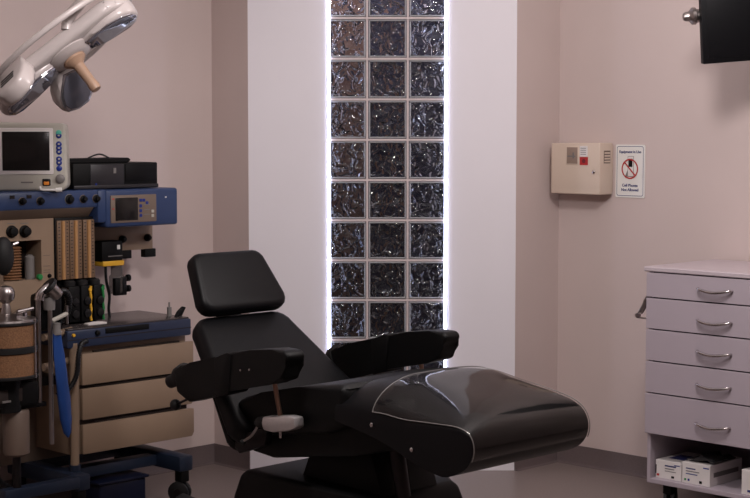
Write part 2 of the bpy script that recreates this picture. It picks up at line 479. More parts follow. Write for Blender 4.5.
# armrests
ARM = [(0.174, 0.728), (0.175, 0.760), (0.244, 0.802), (0.294, 0.827), (0.354, 0.829), (0.548, 0.876), (0.567, 0.900), (0.700, 0.922), (0.817, 0.936), (0.885, 0.938), (0.905, 0.927),
       (0.908, 0.908), (0.884, 0.884), (0.876, 0.830), (0.806, 0.807), (0.600, 0.762), (0.454, 0.718), (0.340, 0.686), (0.267, 0.716), (0.237, 0.731)]
for sg in (-1, 1):
    y0, y1 = sg * 0.350, sg * 0.438
    dl = -0.012 if sg < 0 else 0.025
    def sh(P): return [(p[0] + dl, p[1]) for p in P]
    arm = cbuild(MB().prism(sh([ARM[i] for i in (2, 3, 4, 5, 6, 7, 8, 9, 10, 11, 12, 13, 14, 15, 16, 17, 18)]), min(y0, y1), max(y0, y1), 'y', 0.012, 3), 'armrest', 'vinyl_arm')
    ax = Vector((0.27, 0, 0.10)).normalized()
    mb = MB().lathe((0.165 + dl, sg * 0.39, 0.740), ax, [(0.018, 0.0), (0.026, 0.006), (0.027, 0.05), (0.045, 0.075), (0.05, 0.11)], 18)
    mb.build('end_knob', 'rubber', arm, 40, TC)
    MB().prism(sh([(0.50, 0.875), (0.575, 0.902), (0.60, 0.90), (0.585, 0.75), (0.51, 0.728)]), min(y0, y1) - 0.006, max(y0, y1) + 0.006, 'y', 0.006, 2).build('strap', 'plastic_black', arm, 35, TC)
    for lx, lz in ((0.66, 0.845), (0.71, 0.852)):
        MB().lathe((lx + dl, sg * 0.447, lz), (0, sg, 0), [(0.005, -0.004), (0.004, 0.002), (0.0, 0.003)], 8).build('rivet', 'chrome', arm, 35, TC)
    MB().tube([(0.303 + dl, sg * 0.38, 0.70), (0.25 + dl, sg * 0.39, 0.675), (0.20 + dl, sg * 0.39, 0.655)], 0.005, 8).build('lever', 'metal_dark', arm, 35, TC)
    MB().sphere((0.20 + dl, sg * 0.39, 0.655), 0.022).build('lever_ball', 'rubber', arm, 35, TC)
    cbuild(MB().cyl((0.79 + dl, sg * 0.36, 0.64), (0.755 + dl, sg * 0.37, 0.82), 0.009), 'arm_post', 'brass_rod')
    cl = cbuild(MB().prism(sh([(0.700, 0.645), (0.706, 0.672), (0.84, 0.692), (0.88, 0.690), (0.884, 0.652), (0.85, 0.637), (0.76, 0.620), (0.71, 0.622)]), sg * 0.335, sg * 0.385, 'y', 0.008, 2), 'post_clamp', 'clamp_metal')
    MB().cyl((0.78 + dl, sg * 0.36, 0.600), (0.78 + dl, sg * 0.36, 0.63), 0.006).build('clamp_screw', 'chrome', cl, 35, TC)
    MB().lathe((0.675 + dl, sg * 0.365, 0.645), (-0.9, 0, -0.25), [(0.014, -0.035), (0.02, -0.02), (0.02, 0.01), (0.014, 0.02)], 14).build('clamp_knob', 'rubber', cl, 35, TC)
    MB().tube([(0.665 + dl, sg * 0.37, 0.630), (0.63 + dl, sg * 0.37, 0.590), (0.585 + dl, sg * 0.37, 0.563)], 0.005, 8).build('clamp_lever', 'steel', cl, 35, TC)
    MB().sphere((0.58 + dl, sg * 0.37, 0.558), 0.012).build('lever_tip', 'rubber', cl, 35, TC)

# ------------------------------------------------------------------ anaesthesia machine
mach = empty('anaesthesia_machine', (-1.30, 7.02, 0), PI / 4,
             'blue and beige anaesthesia machine with three drawers, flow tubes and absorber canisters', 'machine')
def mbx(name, m, x0, x1, y0, y1, z0, z1, bev=0.004, parent=mach, seg=2): return MB().box(x0, x1, y0, y1, z0, z1, bev, seg).build(name, m, parent)
# base
for bx in (-0.08, 0.49):
    mbx('base_beam', 'machine_blue_dark', bx - 0.04, bx + 0.04, -0.12, 0.43, 0.15, 0.222, 0.01)
mbx('cross_beam', 'machine_blue_dark', -0.05, 0.45, 0.05, 0.12, 0.16, 0.21, 0.006)
mbx('cross_beam', 'machine_blue_dark', -0.05, 0.45, 0.34, 0.40, 0.16, 0.21, 0.006)
def castor(x, y, parent, rot=0.3, h=0.15, r=0.05, name='castor'):
    c = MB().box(x - 0.024, x + 0.024, y - 0.026, y + 0.026, h - 0.052, h + 0.003, 0.006).build(name, 'plastic_black', parent)
    ax = Vector((math.cos(rot), math.sin(rot), 0)); cc = Vector((x, y, r)) + Vector((-ax.y, ax.x, 0)) * 0.012
    for s_ in (-1, 1):
        a = cc + ax * (0.008 * s_); b = cc + ax * (0.026 * s_)
        MB().lathe(a, (b - a), [(r - 0.004, 0), (r, 0.004), (r, 0.014), (r - 0.006, 0.018)], 20).build('wheel', 'rubber', c)
        MB().lathe(b, (b - a), [(0.02, -0.002), (0.018, 0.003), (0.004, 0.004)], 12).build('hub', 'metal_dark', c)
    return c
for bx in (-0.08, 0.49):
    for by in (-0.085, 0.39): castor(bx, by, mach, 0.5 if by < 0 else 1.2)
# drawer unit
body = mbx('drawer_body', 'beige_metal', -0.055, 0.585, 0.0, 0.40, 0.285, 0.80)
for z0, z1 in ((0.595, 0.735), (0.440, 0.578), (0.287, 0.418)):
    d = MB().prism([(-0.012, z0), (0.600, z0), (0.612, z0 + 0.02), (0.612, z1), (-0.012, z1)], -0.026, -0.002, 'y', 0.004, 2).build('drawer', 'beige_metal', mach)
    MB().box(0.06, 0.54, -0.012, 0.004, z1 + 0.001, z1 + 0.008).build('finger_groove', 'gap_dark', d)
MB().box(-0.012, 0.585, -0.003, 0.0, 0.418, 0.440).box(-0.012, 0.585, -0.003, 0, 0.578, 0.595).build('drawer_gap', 'gap_dark', mach)
MB().cyl((-0.06, -0.03, 0.16), (-0.06, -0.03, 0.79), 0.019).build('front_post', 'beige_metal', mach)
MB().cyl((-0.06, -0.03, 0.15), (-0.06, -0.03, 0.25), 0.026).build('post_collar', 'machine_blue_dark', mach)
mbx('side_rail', 'beige_metal', -0.05, -0.03, -0.01, 0.01, 0.30, 0.79)
# work table
tb = mbx('work_table', 'table_blue', -0.10, 0.585, -0.045, 0.36, 0.768, 0.846, 0.008)
mbx('table_top', 'slab_grey', -0.092, 0.577, -0.037, 0.352, 0.844, 0.853, 0.003, tb)
MB().box(0.10, 0.34, -0.049, -0.040, 0.818, 0.842, 0.003).build('pull_handle', 'plastic_black', tb)
MB().box(-0.098, 0.583, -0.047, -0.04, 0.803, 0.806).build('seam', 'gap_dark', tb)
MB().lathe((0.055, -0.045, 0.826), (0, -1, 0), [(0.012, -0.002), (0.011, 0.012), (0.006, 0.014)], 12).build('catch_knob', 'plastic_black', tb)
MB().lathe((-0.07, -0.045, 0.826), (0, -1, 0), [(0.008, -0.002), (0.007, 0.008), (0.002, 0.009)], 12).build('catch_knob', 'yellow', tb)
MB().cyl((0.53, 0.05, 0.852), (0.53, 0.05, 0.895), 0.011).cyl((0.53, 0.05, 0.895), (0.53, 0.05, 0.918), 0.004).build('rail_pin', 'grey_plastic', tb)
MB().prism([(0.54, 0.853), (0.575, 0.853), (0.60, 0.892), (0.585, 0.897), (0.555, 0.875)], 0.01, 0.03, 'y', 0.003, 1).build('rail_clip', 'plastic_black', tb)
# rear mast and upper cabinet
mbx('rear_mast', 'beige_dark', -0.50, 0.20, 0.28, 0.44, 0.222, 1.37)
MB().box(-0.50, -0.30, 0.14, 0.28, 0.95, 1.33).box(-0.105, -0.040, 0.14, 0.28, 0.86, 1.33).box(-0.30, -0.105, 0.14, 0.28, 1.237, 1.33).box(-0.30, -0.105, 0.14, 0.28, 0.86, 1.062).build('face_panel', 'beige_metal', mach)
mbx('recess_back', 'gap_dark', -0.30, -0.105, 0.262, 0.279, 1.062, 1.237, 0)
# ventilator bellows in the recess
prof = []
for k in range(12):
    z = 1.066 + k * 0.0125
    prof += [(0.052, z - 1.066), (0.043, z - 1.066 + 0.006)]
MB().lathe((-0.225, 0.205, 1.066), (0, 0, 1), prof, 20).build('bellows', 'soda_lime', mach)
MB().lathe((-0.135, 0.19, 1.09), (0, 0, 1), [(0.022, -0.028), (0.022, 0.07), (0.012, 0.08)], 14).build('sensor_housing', 'grey_plastic', mach)
for kx, kz in ((-0.256, 1.280), (-0.190, 1.278)):
    k = MB().lathe((kx, 0.14, kz), (0, -1, 0), [(0.027, -0.002), (0.027, 0.006), (0.021, 0.010), (0.019, 0.028), (0.012, 0.030)], 18).build('control_knob', 'plastic_black', mach)
    MB().box(kx - 0.02, kx + 0.02, 0.1385, 0.1405, kz + 0.034, kz + 0.037).build('marking', 'grey_plastic', k)
MB().lathe((-0.118, 0.14, 1.073), (0, -1, 0), [(0.014, -0.002), (0.012, 0.012), (0.003, 0.013)], 12).build('green_button', 'green', mach)
MB().lathe((-0.066, 0.14, 1.075), (0, -1, 0), [(0.01, -0.002), (0.008, 0.008), (0.003, 0.009)], 12).build('black_button', 'plastic_black', mach)
for z in (1.165, 1.118, 1.10, 1.09): MB().box(-0.095, -0.06, 0.1385, 0.1405, z, z + 0.003).build('marking', 'beige_dark', mach)
# flow meter bank
fm = mbx('flow_meter_bank', 'plastic_black', -0.038, 0.172, 0.132, 0.28, 1.050, 1.33, 0.002)
for x0, x1 in ((-0.032, 0.030), (0.034, 0.098), (0.106, 0.166)):
    p = MB().box(x0, x1, 0.122, 0.134, 1.054, 1.318, 0.002).build('scale_plate', 'tube_panel', fm)
    xm = (x0 + x1) / 2
    MB().cyl((xm - 0.002, 0.120, 1.056), (xm - 0.002, 0.120, 1.316), 0.0085, seg=10).build('flow_tube', 'tube_yellow', fm)
    mb = MB()
    for k in range(16):
        z = 1.07 + k * 0.0155
        mb.box(x0 + 0.005, x0 + 0.014, 0.1210, 0.1225, z, z + 0.004); mb.box(x1 - 0.014, x1 - 0.006, 0.1210, 0.1225, z + 0.004, z + 0.008)
    mb.build('graduation', 'gap_dark', fm)['kind'] = 'stuff'
# lower dark manifold and colour-coded vaporizers
mbx('manifold', 'plastic_black', -0.04, 0.20, 0.16, 0.30, 0.853, 1.05, 0.005)
for x, colr in ((0.030, None), (0.095, 'yellow'), (0.163, 'green')):
    vp = MB().box(x - 0.030, x + 0.029, 0.085, 0.165, 0.862, 1.025, 0.008).build('vaporizer', 'plastic_black', mach)
    MB().lathe((x, 0.125, 1.02), (0, 0, 1), [(0.026, 0), (0.027, 0.022), (0.02, 0.028)], 18).build('dial', 'rubber', vp)
    for zz in (0.90, 0.955):
        MB().lathe((x, 0.085, zz), (0, -1, 0), [(0.020, -0.002), (0.018, 0.010), (0.008, 0.012)], 14).build('port', 'rubber_hose', vp)
    if colr:
        pts = [(x + 0.021, 0.083, 0.865)] + [(x + 0.021 - 0.004 * (k % 2), 0.083, 0.865 + 0.026 * k) for k in range(1, 7)]
        MB().tube(pts, 0.006, 6, 2).build('colour_strip', colr, vp)
        MB().lathe((x + 0.016, 0.082, 1.005), (0, -1, 0), [(0.009, -0.002), (0.008, 0.004), (0.0, 0.005)], 12).build('colour_dot', colr, vp)
# console
cs = mbx('console', 'machine_blue', -0.52, 0.21, 0.10, 0.44, 1.372, 1.452, 0.01)
MB().prism([(0.105, 1.374), (0.44, 1.374), (0.44, 1.32), (0.16, 1.318)], -0.52, 0.155, 'x', 0.003, 1).build('console_underside', 'beige_dark', cs)
for kx, kz, kr in ((-0.225, 1.412, 0.016), (-0.134, 1.410, 0.017), (0.017, 1.413, 0.021), (0.091, 1.412, 0.017), (0.160, 1.412, 0.017)):
    k = MB().lathe((kx, 0.10, kz), (0, -1, 0), [(kr, -0.002), (kr, 0.008), (kr * 0.7, 0.012), (kr * 0.6, 0.024), (kr * 0.3, 0.025)], 18).build('console_knob', 'plastic_black', cs)
    MB().lathe((kx, 0.10, kz), (0, -1, 0), [(kr * 1.12, -0.003), (kr * 1.12, 0.002), (kr * 0.9, 0.003)], 18).build('knob_collar', 'grey_plastic' if kx == 0.017 else 'beige_dark', k)
for kx in (-0.275, -0.19):
    MB().box(kx - 0.012, kx + 0.012, 0.097, 0.102, 1.424, 1.438).build('indicator_window', 'screen_dark', cs)
mbx('console_end', 'machine_blue', 0.165, 0.235, 0.092, 0.42, 1.30, 1.452, 0.014, cs)
ds = mbx('display_housing', 'machine_blue', 0.205, 0.615, 0.085, 0.42, 1.278, 1.450, 0.012, mach, 3)
bz = mbx('display_bezel', 'beige_dark', 0.228, 0.485, 0.080, 0.090, 1.298, 1.424, 0.003, ds)
MB().box(0.252, 0.378, 0.0775, 0.082, 1.308, 1.412, 0.002).build('display_screen', 'screen_dark', ds)
for (bx, bz_, m) in [(0.394, 1.398, 'btn_blue'), (0.412, 1.398, 'btn_blue'), (0.394, 1.372, 'btn_blue'), (0.394, 1.350, 'btn_blue'), (0.394, 1.328, 'btn_blue'), (0.43, 1.385, 'btn_blue'),
                     (0.462, 1.345, 'white_plastic'), (0.462, 1.325, 'white_plastic')]:
    MB().box(bx - 0.008, bx + 0.008, 0.077, 0.081, bz_ - 0.007, bz_ + 0.007, 0.002, 1).build('display_button', m, ds)
for bz_ in (1.375, 1.352, 1.33): MB().box(0.412, 0.445, 0.0785, 0.081, bz_, bz_ + 0.004).build('marking', 'grey_plastic', ds)
for bz_ in (1.405, 1.36): MB().box(0.236, 0.245, 0.0785, 0.081, bz_, bz_ + 0.006).build('marking', 'red', ds)
MB().box(0.538, 0.546, 0.083, 0.087, 1.405, 1.411).build('status_light', 'white_bright', ds)
# outlet panel under the display
op = mbx('outlet_panel', 'beige_metal', 0.20, 0.628, 0.30, 0.42, 1.150, 1.279, 0.004)
for kx in (0.447, 0.593): MB().lathe((kx, 0.30, 1.206), (0, -1, 0), [(0.018, -0.002), (0.018, 0.01), (0.010, 0.026), (0.004, 0.027)], 14).build('outlet_knob', 'plastic_black', op)
for x0 in (0.434, 0.577): MB().box(x0, x0 + 0.065, 0.295, 0.33, 1.112, 1.152, 0.003).build('outlet_socket', 'plastic_black', op)
# suction regulator with yellow band
sr = MB().box(0.285, 0.405, 0.235, 0.31, 1.108, 1.205, 0.008).build('suction_regulator', 'plastic_black', mach)
MB().box(0.288, 0.408, 0.230, 0.305, 1.088, 1.112, 0.004).build('yellow_band', 'yellow', sr)
MB().box(0.37, 0.385, 0.231, 0.236, 1.165, 1.185).build('label_patch', 'white_bright', sr)
MB().box(0.32, 0.40, 0.2335, 0.236, 1.132, 1.136).build('marking', 'grey_plastic', sr)
MB().lathe((0.385, 0.26, 0.955), (0, 0, 1), [(0.034, 0), (0.036, 0.01), (0.036, 0.08), (0.028, 0.09), (0.028, 0.135)], 18).build('suction_jar', 'smoke_clear', sr)
MB().box(0.352, 0.418, 0.225, 0.25, 0.948, 1.03, 0.004).build('jar_bracket', 'plastic_black', sr)
for z in (0.975, 1.025): MB().lathe((0.428, 0.255, z), (1, 0, 0), [(0.008, -0.02), (0.008, 0.01), (0.016, 0.012), (0.016, 0.026)], 10).build('jar_clip', 'plastic_black', sr)
MB().tube([(0.315, 0.25, 1.09), (0.318, 0.25, 1.02), (0.335, 0.25, 0.95), (0.33, 0.25, 0.89), (0.335, 0.25, 0.852)], 0.007, 8).build('suction_hose', 'rubber_hose', sr)

# absorber assembly hung on the left front of the machine
AX, AY = -0.445, -0.10
ab = MB().cyl((AX, AY, 0.545), (AX, AY, 0.695), 0.062).box(AX - 0.11, AX + 0.13, AY - 0.05, AY + 0.05, 0.565, 0.665, 0.012).build('absorber_block', 'plastic_black', mach)
MB().box(AX - 0.07, AX + 0.045, AY - 0.056, AY - 0.048, 0.59, 0.645, 0.004).build('valve_plate', 'gap_dark', ab)
MB().box(AX - 0.055, AX - 0.015, AY - 0.06, AY - 0.054, 0.592, 0.600).build('plate_marking', 'grey_plastic', ab)
MB().box(AX - 0.13, AX + 0.19, AY - 0.012, AY + 0.012, 0.545, 0.565, 0.004).build('lower_rail', 'plastic_black', ab)
MB().box(AX + 0.02, -0.075, AY + 0.16, AY + 0.40, 0.60, 0.64, 0.004).build('support_arm', 'metal_dark', ab)
for z0, z1 in ((0.700, 0.800), (0.822, 0.918)):
    c = MB().lathe((AX, AY, z0), (0, 0, 1), [(0.122, 0.0), (0.126, 0.004), (0.126, z1 - z0 - 0.004), (0.122, z1 - z0)], 28).build('canister', 'soda_lime', mach)
for z0, z1, r in ((0.690, 0.704, 0.134), (0.797, 0.824, 0.133), (0.915, 0.928, 0.134)):
    MB().lathe((AX, AY, z0), (0, 0, 1), [(r - 0.004, 0), (r, 0.003), (r, z1 - z0 - 0.003), (r - 0.004, z1 - z0)], 28).build('canister_band', 'rubber', mach)
tp = MB().lathe((AX, AY, 0.928), (0, 0, 1), [(0.13, 0), (0.128, 0.008), (0.07, 0.02), (0.05, 0.028), (0.02, 0.03)], 28).build('absorber_head', 'steel', mach)
MB().lathe((AX, AY - 0.01, 0.955), (0, 0, 1), [(0.022, 0), (0.018, 0.03), (0.014, 0.045), (0.034, 0.062), (0.038, 0.08), (0.036, 0.10), (0.024, 0.115), (0.004, 0.12)], 18).build('valve_dome', 'steel', tp)
MB().lathe((AX + 0.055, AY - 0.03, 0.94), (0, 0, 1), [(0.03, 0), (0.03, 0.018), (0.016, 0.03), (0.004, 0.034)], 16).build('valve_dome', 'chrome', tp)
MB().cyl((AX + 0.03, AY - 0.05, 0.965), (AX + 0.10, AY - 0.06, 0.975), 0.008).build('valve_lever', 'chrome', tp)
for k in range(4):
    a = 0.6 + k * PI / 2
    MB().cyl((AX + 0.131 * math.cos(a), AY + 0.131 * math.sin(a), 0.69), (AX + 0.131 * math.cos(a), AY + 0.131 * math.sin(a), 0.935), 0.005, seg=8).build('tie_rod', 'steel', mach)
MB().lathe((AX + 0.045, AY, 0.352), (0, 0, 1), [(0.046, 0.0), (0.056, 0.01), (0.056, 0.185), (0.05, 0.195)], 20).build('reservoir_cylinder', 'beige_shaded', mach)
MB().cyl((AX + 0.045, AY, 0.21), (AX + 0.045, AY, 0.355), 0.018).build('cylinder_stem', 'metal_dark', mach)
MB().box(AX - 0.03, -0.10, AY - 0.03, AY + 0.03, 0.165, 0.215, 0.008).build('outrigger', 'machine_blue_dark', mach)
# chrome poles and breathing circuit fittings
PX = AX + 0.163
MB().cyl((PX, AY, 0.545), (PX, AY, 1.03), 0.011).build('circuit_pole', 'steel', mach)
MB().cyl((PX + 0.058, AY + 0.0, 0.375), (PX + 0.058, AY, 0.97), 0.010).build('circuit_pole', 'steel', mach)
MB().lathe((PX + 0.055, AY, 0.955), (0, 0, 1), [(0.024, 0), (0.026, 0.01), (0.026, 0.05), (0.018, 0.06)], 16).build('pole_collar', 'grey_plastic', mach)
el = MB().tube([(PX, AY - 0.01, 1.00), (PX + 0.01, AY - 0.01, 1.03), (PX + 0.05, AY - 0.02, 1.055), (PX + 0.085, AY - 0.02, 1.025)], 0.021, 12).build('elbow', 'chrome', mach)
d = Vector((0.055, -0.01, -0.055)).normalized()
MB().lathe(Vector((PX + 0.04, AY - 0.02, 1.058)), d, [(0.030, 0.0), (0.036, 0.004), (0.036, 0.012), (0.028, 0.014), (0.026, 0.06), (0.02, 0.066)], 18).build('relief_valve', 'steel', mach)
MB().lathe(Vector((PX + 0.036, AY - 0.02, 1.062)), d, [(0.040, -0.004), (0.042, 0.0), (0.042, 0.012), (0.038, 0.014)], 18).build('valve_ring', 'rubber', mach)
MB().cyl((PX + 0.065, AY, 0.905), (PX + 0.15, AY + 0.01, 0.930), 0.010).build('sample_arm', 'white_plastic', mach)
MB().cyl((PX + 0.15, AY + 0.01, 0.885), (PX + 0.15, AY + 0.01, 0.965), 0.007).build('sample_post', 'steel', mach)
MB().box(PX + 0.03, PX + 0.14, AY + 0.02, AY + 0.12, 0.86, 1.02, 0.02).build('circuit_block', 'plastic_black', mach)
for z in (0.70, 0.83):
    MB().cyl((PX + 0.06, AY + 0.06, z), (PX + 0.24, AY + 0.11, z + 0.01), 0.016).build('cross_tube', 'beige_metal', mach)
# corrugated black hoses
def hose(pts, r, name='breathing_hose', parent=mach):
    n = 14 * len(pts)
    return MB().tube(pts, lambda t: r * (1.0 + 0.12 * math.sin(t * n * PI)), 10, 14).build(name, 'rubber_hose', parent, 60)
hose([(-0.02, -0.075, 0.80), (-0.055, -0.085, 0.79), (-0.075, -0.09, 0.74), (-0.085, -0.09, 0.66), (-0.12, -0.08, 0.60), (-0.17, -0.06, 0.575)], 0.011)
hose([(-0.13, 0.02, 1.0), (-0.10, -0.02, 1.02), (-0.06, 0.0, 0.98), (-0.05, 0.03, 0.92), (-0.06, 0.06, 0.88)], 0.016)
hose([(-0.50, -0.02, 0.62), (-0.52, -0.06, 0.50), (-0.53, -0.06, 0.40), (-0.47, -0.05, 0.26), (-0.36, 0.0, 0.18)], 0.014)
MB().sphere((-0.365, 0.03, 1.185), 0.062, 0.75, 0.6, 1.35).build('ventilator_hood', 'rubber', mach)
MB().tube([(-0.345, -0.01, 1.235), (-0.32, -0.01, 1.242)], 0.008, 8, 0).build('hood_tap', 'chrome', mach)
# breathing bag, long and blue, hanging from the circuit
bag = empty('breathing_bag', (0, 0, 0), 0, 'limp blue breathing bag hanging beside the tan canisters', 'bag')
MW = Matrix.Translation((-1.30, 7.02, 0)) @ Matrix.Rotation(PI / 4, 4, 'Z')
bag.matrix_world = MW @ Matrix.Translation((PX + 0.075, AY - 0.032, 0.40))
mb = MB(); rings = []
for (z, rx, ry, cx) in ((0.0, 0.004, 0.004, 0.045), (0.02, 0.018, 0.010, 0.043), (0.08, 0.027, 0.013, 0.035), (0.18, 0.031, 0.014, 0.022), (0.28, 0.029, 0.013, 0.010), (0.36, 0.026, 0.012, 0.002), (0.42, 0.022, 0.012, -0.004), (0.455, 0.018, 0.014, -0.005)):
    r = []
    for k in range(14):
        a = 2 * PI * k / 14; fold = 1 + 0.16 * math.sin(3 * a + z * 9)
        r.append(mb.bm.verts.new((cx + rx * fold * math.cos(a), ry * fold * math.sin(a), z)))
    rings.append(r)
mb.skin(rings); mb.build('bag_body', 'blue_bag', bag, 60)
MB().lathe((-0.005, 0, 0.45), (0, 0, 1), [(0.019, 0), (0.02, 0.01), (0.016, 0.02), (0.016, 0.05)], 14).build('bag_neck', 'grey_plastic', bag)
# things under and around the machine
def mpos(x, y, z): return MW @ Vector((x, y, z))
ft = empty('foot_pedal', mpos(0.40, -0.26, 0), PI / 4 + 0.5, 'black foot pedal with a cable on the floor by the drawers', 'pedal')
MB().box(-0.07, 0.07, -0.05, 0.06, 0.0, 0.025, 0.008).build('pedal_base', 'plastic_black', ft)
MB().prism([(-0.05, 0.03), (0.055, 0.03), (0.055, 0.075), (-0.05, 0.042)], -0.045, 0.045, 'x', 0.004, 2).build('pedal_plate', 'rubber', ft)
MB().tube([(0.07, 0.0, 0.015), (0.12, -0.02, 0.01), (0.16, 0.03, 0.01), (0.12, 0.09, 0.01), (0.08, 0.14, 0.01)], 0.006, 8).build('pedal_cable', 'rubber_hose', ft)
tbn = empty('plastic_tub', mpos(0.22, 0.08, 0), PI / 4, 'dark blue plastic tub under the machine drawers', 'tub')
MB().prism([(-0.13, -0.08), (0.13, -0.08), (0.13, 0.08), (-0.13, 0.08)], 0, 0.13, 'z', 0.012, 3).build('tub_body', 'blue_tub', tbn)
mb = MB(); mb.box(-0.14, 0.14, -0.09, 0.09, 0.128, 0.140, 0.004).build('tub_rim', 'blue_tub', tbn)
cb = MB()
cb.tube([mpos(0.02, -0.02, 0.008), mpos(0.12, -0.09, 0.008), mpos(0.22, -0.06, 0.008), mpos(0.30, -0.13, 0.008), mpos(0.36, -0.10, 0.008)], 0.006, 8)
tag(cb.build('power_cable', 'rubber_hose'), 'black power cable lying on the floor under the drawers', 'cable')
# folded paper strip on the table
ps = empty('paper_strip', mpos(0.10, 0.03, 0.8535), PI / 4, 'small white paper strip on the grey work table', 'paper')
MB().prism([(-0.05, 0.0), (0.05, 0.0), (0.05, 0.008), (0.0, 0.011), (-0.05, 0.007)], -0.018, 0.018, 'y', 0.001, 1).build('paper_fold', 'paper', ps)

# ------------------------------------------------------------------ patient monitor on the console
pmn = empty('patient_monitor', (-1.523, 7.06, 1.4525), 0.10, 'white patient monitor with dark screen and blue keys on the blue console', 'monitor')
MB().prism([(-0.165, 0.012), (-0.15, 0.0), (0.14, 0.0), (0.162, 0.02), (0.156, 0.27), (0.145, 0.283), (-0.155, 0.288), (-0.168, 0.275)], -0.055, 0.10, 'y', 0.012, 3).build('monitor_case', 'white_plastic', pmn)
MB().box(-0.120, 0.105, -0.060, -0.052, 0.070, 0.264, 0.006).build('screen_bezel', 'paper', pmn)
MB().box(-0.104, 0.090, -0.0625, -0.058, 0.086, 0.248, 0.002).build('screen', 'screen_dark', pmn)
for z, m in ((0.243, 'btn_teal'), (0.232, 'btn_blue'), (0.196, 'btn_blue'), (0.180, 'btn_blue'), (0.164, 'btn_blue'), (0.134, 'btn_blue'), (0.119, 'btn_blue'), (0.095, 'btn_blue')):
    MB().lathe((0.128, -0.053, z), (0, -1, 0), [(0.013, -0.004), (0.012, 0.004), (0.007, 0.006)], 14).build('key', m, pmn)
    if m == 'btn_blue' and z > 0.1: MB().box(0.124, 0.132, -0.061, -0.058, z - 0.003, z + 0.003).build('key_mark', 'white_plastic', pmn)
MB().lathe((0.132, -0.053, 0.052), (0, -1, 0), [(0.020, -0.004), (0.019, 0.012), (0.012, 0.018), (0.004, 0.019)], 18).build('rotary_knob', 'grey_plastic', pmn)
MB().box(0.058, 0.092, -0.060, -0.052, 0.022, 0.052, 0.004).build('alarm_key', 'screen_dark', pmn)
MB().box(0.064, 0.086, -0.063, -0.058, 0.026, 0.040, 0.002).build('alarm_key_light', 'orange', pmn)
MB().box(-0.03, 0.02, -0.0565, -0.054, 0.034, 0.040).build('name_plate', 'grey_plastic', pmn)
MB().tube([(0.05, -0.07, 0.02), (0.055, -0.075, 0.008), (0.09, -0.08, 0.006), (0.125, -0.08, 0.006)], 0.005, 8).build('sensor_lead', 'white_bright', pmn)
MB().tube([(0.115, -0.079, 0.006), (0.14, -0.079, 0.007)], 0.009, 8, 0).build('sensor_clip', 'white_bright', pmn)

pmn.scale = (1.05, 1.0, 1.05)
# black recorder box beside the monitor
bxo = empty('recorder_box', mpos(0.30, 0.21, 1.4525), PI / 4, 'black recorder box with grey front door on the blue console', 'device')
MB().box(-0.235, 0.235, -0.075, 0.14, 0.0, 0.118, 0.006).build('box_body', 'plastic_black', bxo)
MB().box(-0.145, 0.04, -0.079, -0.072, 0.012, 0.112, 0.003).build('front_door', 'box_grey', bxo)
MB().box(0.05, 0.225, -0.078, -0.072, 0.03, 0.110, 0.002).build('front_plate', 'tv_black', bxo)
MB().box(-0.235, 0.235, -0.081, -0.072, 0.002, 0.018, 0.002).build('front_rail', 'box_grey', bxo)
MB().box(-0.02, -0.005, -0.081, -0.078, 0.07, 0.095).build('sticker', 'grey_plastic', bxo)
MB().lathe((-0.115, -0.079, 0.022), (0, -1, 0), [(0.006, 0), (0.004, 0.003), (0.001, 0.003)], 8).build('lamp', 'btn_blue', bxo)
tr = empty('paper_tray', mpos(0.19, 0.22, 1.571), PI / 4, 'thin black tray lying on top of the recorder box', 'tray')
MB().prism([(-0.13, 0.0), (0.19, 0.0), (0.205, 0.012), (0.19, 0.022), (-0.13, 0.020)], -0.07, 0.08, 'y', 0.003, 1).build('tray_body', 'plastic_black', tr)
MB().tube([(-0.02, -0.05, 0.022), (0.02, -0.05, 0.036), (0.06, -0.04, 0.038), (0.10, -0.04, 0.022)], 0.004, 8).build('tray_cord', 'rubber_hose', tr)

# ------------------------------------------------------------------ surgical lamp
LO = Vector((-1.135, 6.0, 2.00))
e1 = Vector((0.79, 0.06, 0.61)).normalized(); nn = Vector((0.585, -0.22, -0.780)); nn = (nn - e1 * nn.dot(e1)).normalized()
e2 = nn.cross(e1)
ML = Matrix(((e1.x, e2.x, nn.x, LO.x), (e1.y, e2.y, nn.y, LO.y), (e1.z, e2.z, nn.z, LO.z), (0, 0, 0, 1)))
lamp = empty('surgical_lamp', LO, 0, 'pale surgical lamp head with glass lobes and tan handle on a ceiling arm', 'lamp')
lamp.matrix_world = ML
def lobe(a, r0, r1, wd, tilt, dz=0.0, ox=0.0):
    R = Matrix.Translation((ox, 0, 0)) @ Matrix.Rotation(a, 4, 'Z') @ Matrix.Translation((r0, 0, dz)) @ Matrix.Rotation(-math.radians(tilt), 4, 'Y') @ Matrix.Translation((-r0, 0, 0))
    prof = [(r0, -wd * 0.6), (r0 + 0.06, -wd * 0.85), ((r0 + r1) / 2, -wd), (r1 - 0.05, -wd * 0.92), (r1 - 0.012, -wd * 0.6), (r1, 0), (r1 - 0.012, wd * 0.6), (r1 - 0.05, wd * 0.92), ((r0 + r1) / 2, wd), (r0 + 0.06, wd * 0.85), (r0, wd * 0.6)]
    L = MB().prism(prof, -0.055, 0.012, 'z', 0.020, 4, M=R).build('lamp_lobe', 'lamp_shell', lamp, 40)
    pin = [((p[0] - (r0 + r1) / 2) * 0.80 + (r0 + r1) / 2, p[1] * 0.76) for p in prof]
    MB().prism(pin, 0.008, 0.019, 'z', 0.006, 3, M=R).build('lens', 'lamp_glass', L, 40)
    pin2 = [((p[0] - (r0 + r1) / 2) * 0.88 + (r0 + r1) / 2, p[1] * 0.87) for p in prof]
    MB().prism(pin2, 0.006, 0.0145, 'z', 0.003, 2, M=R).build('lens_rim', 'lamp_reflector', L, 40)
    for k in range(3):
        MB().box(r1 - 0.10 + k * 0.018, r1 - 0.092 + k * 0.018, -0.032, 0.032, -0.057, -0.050, 0.0, 1, M=R).build('vent', 'plastic_black', L)
BODY = []
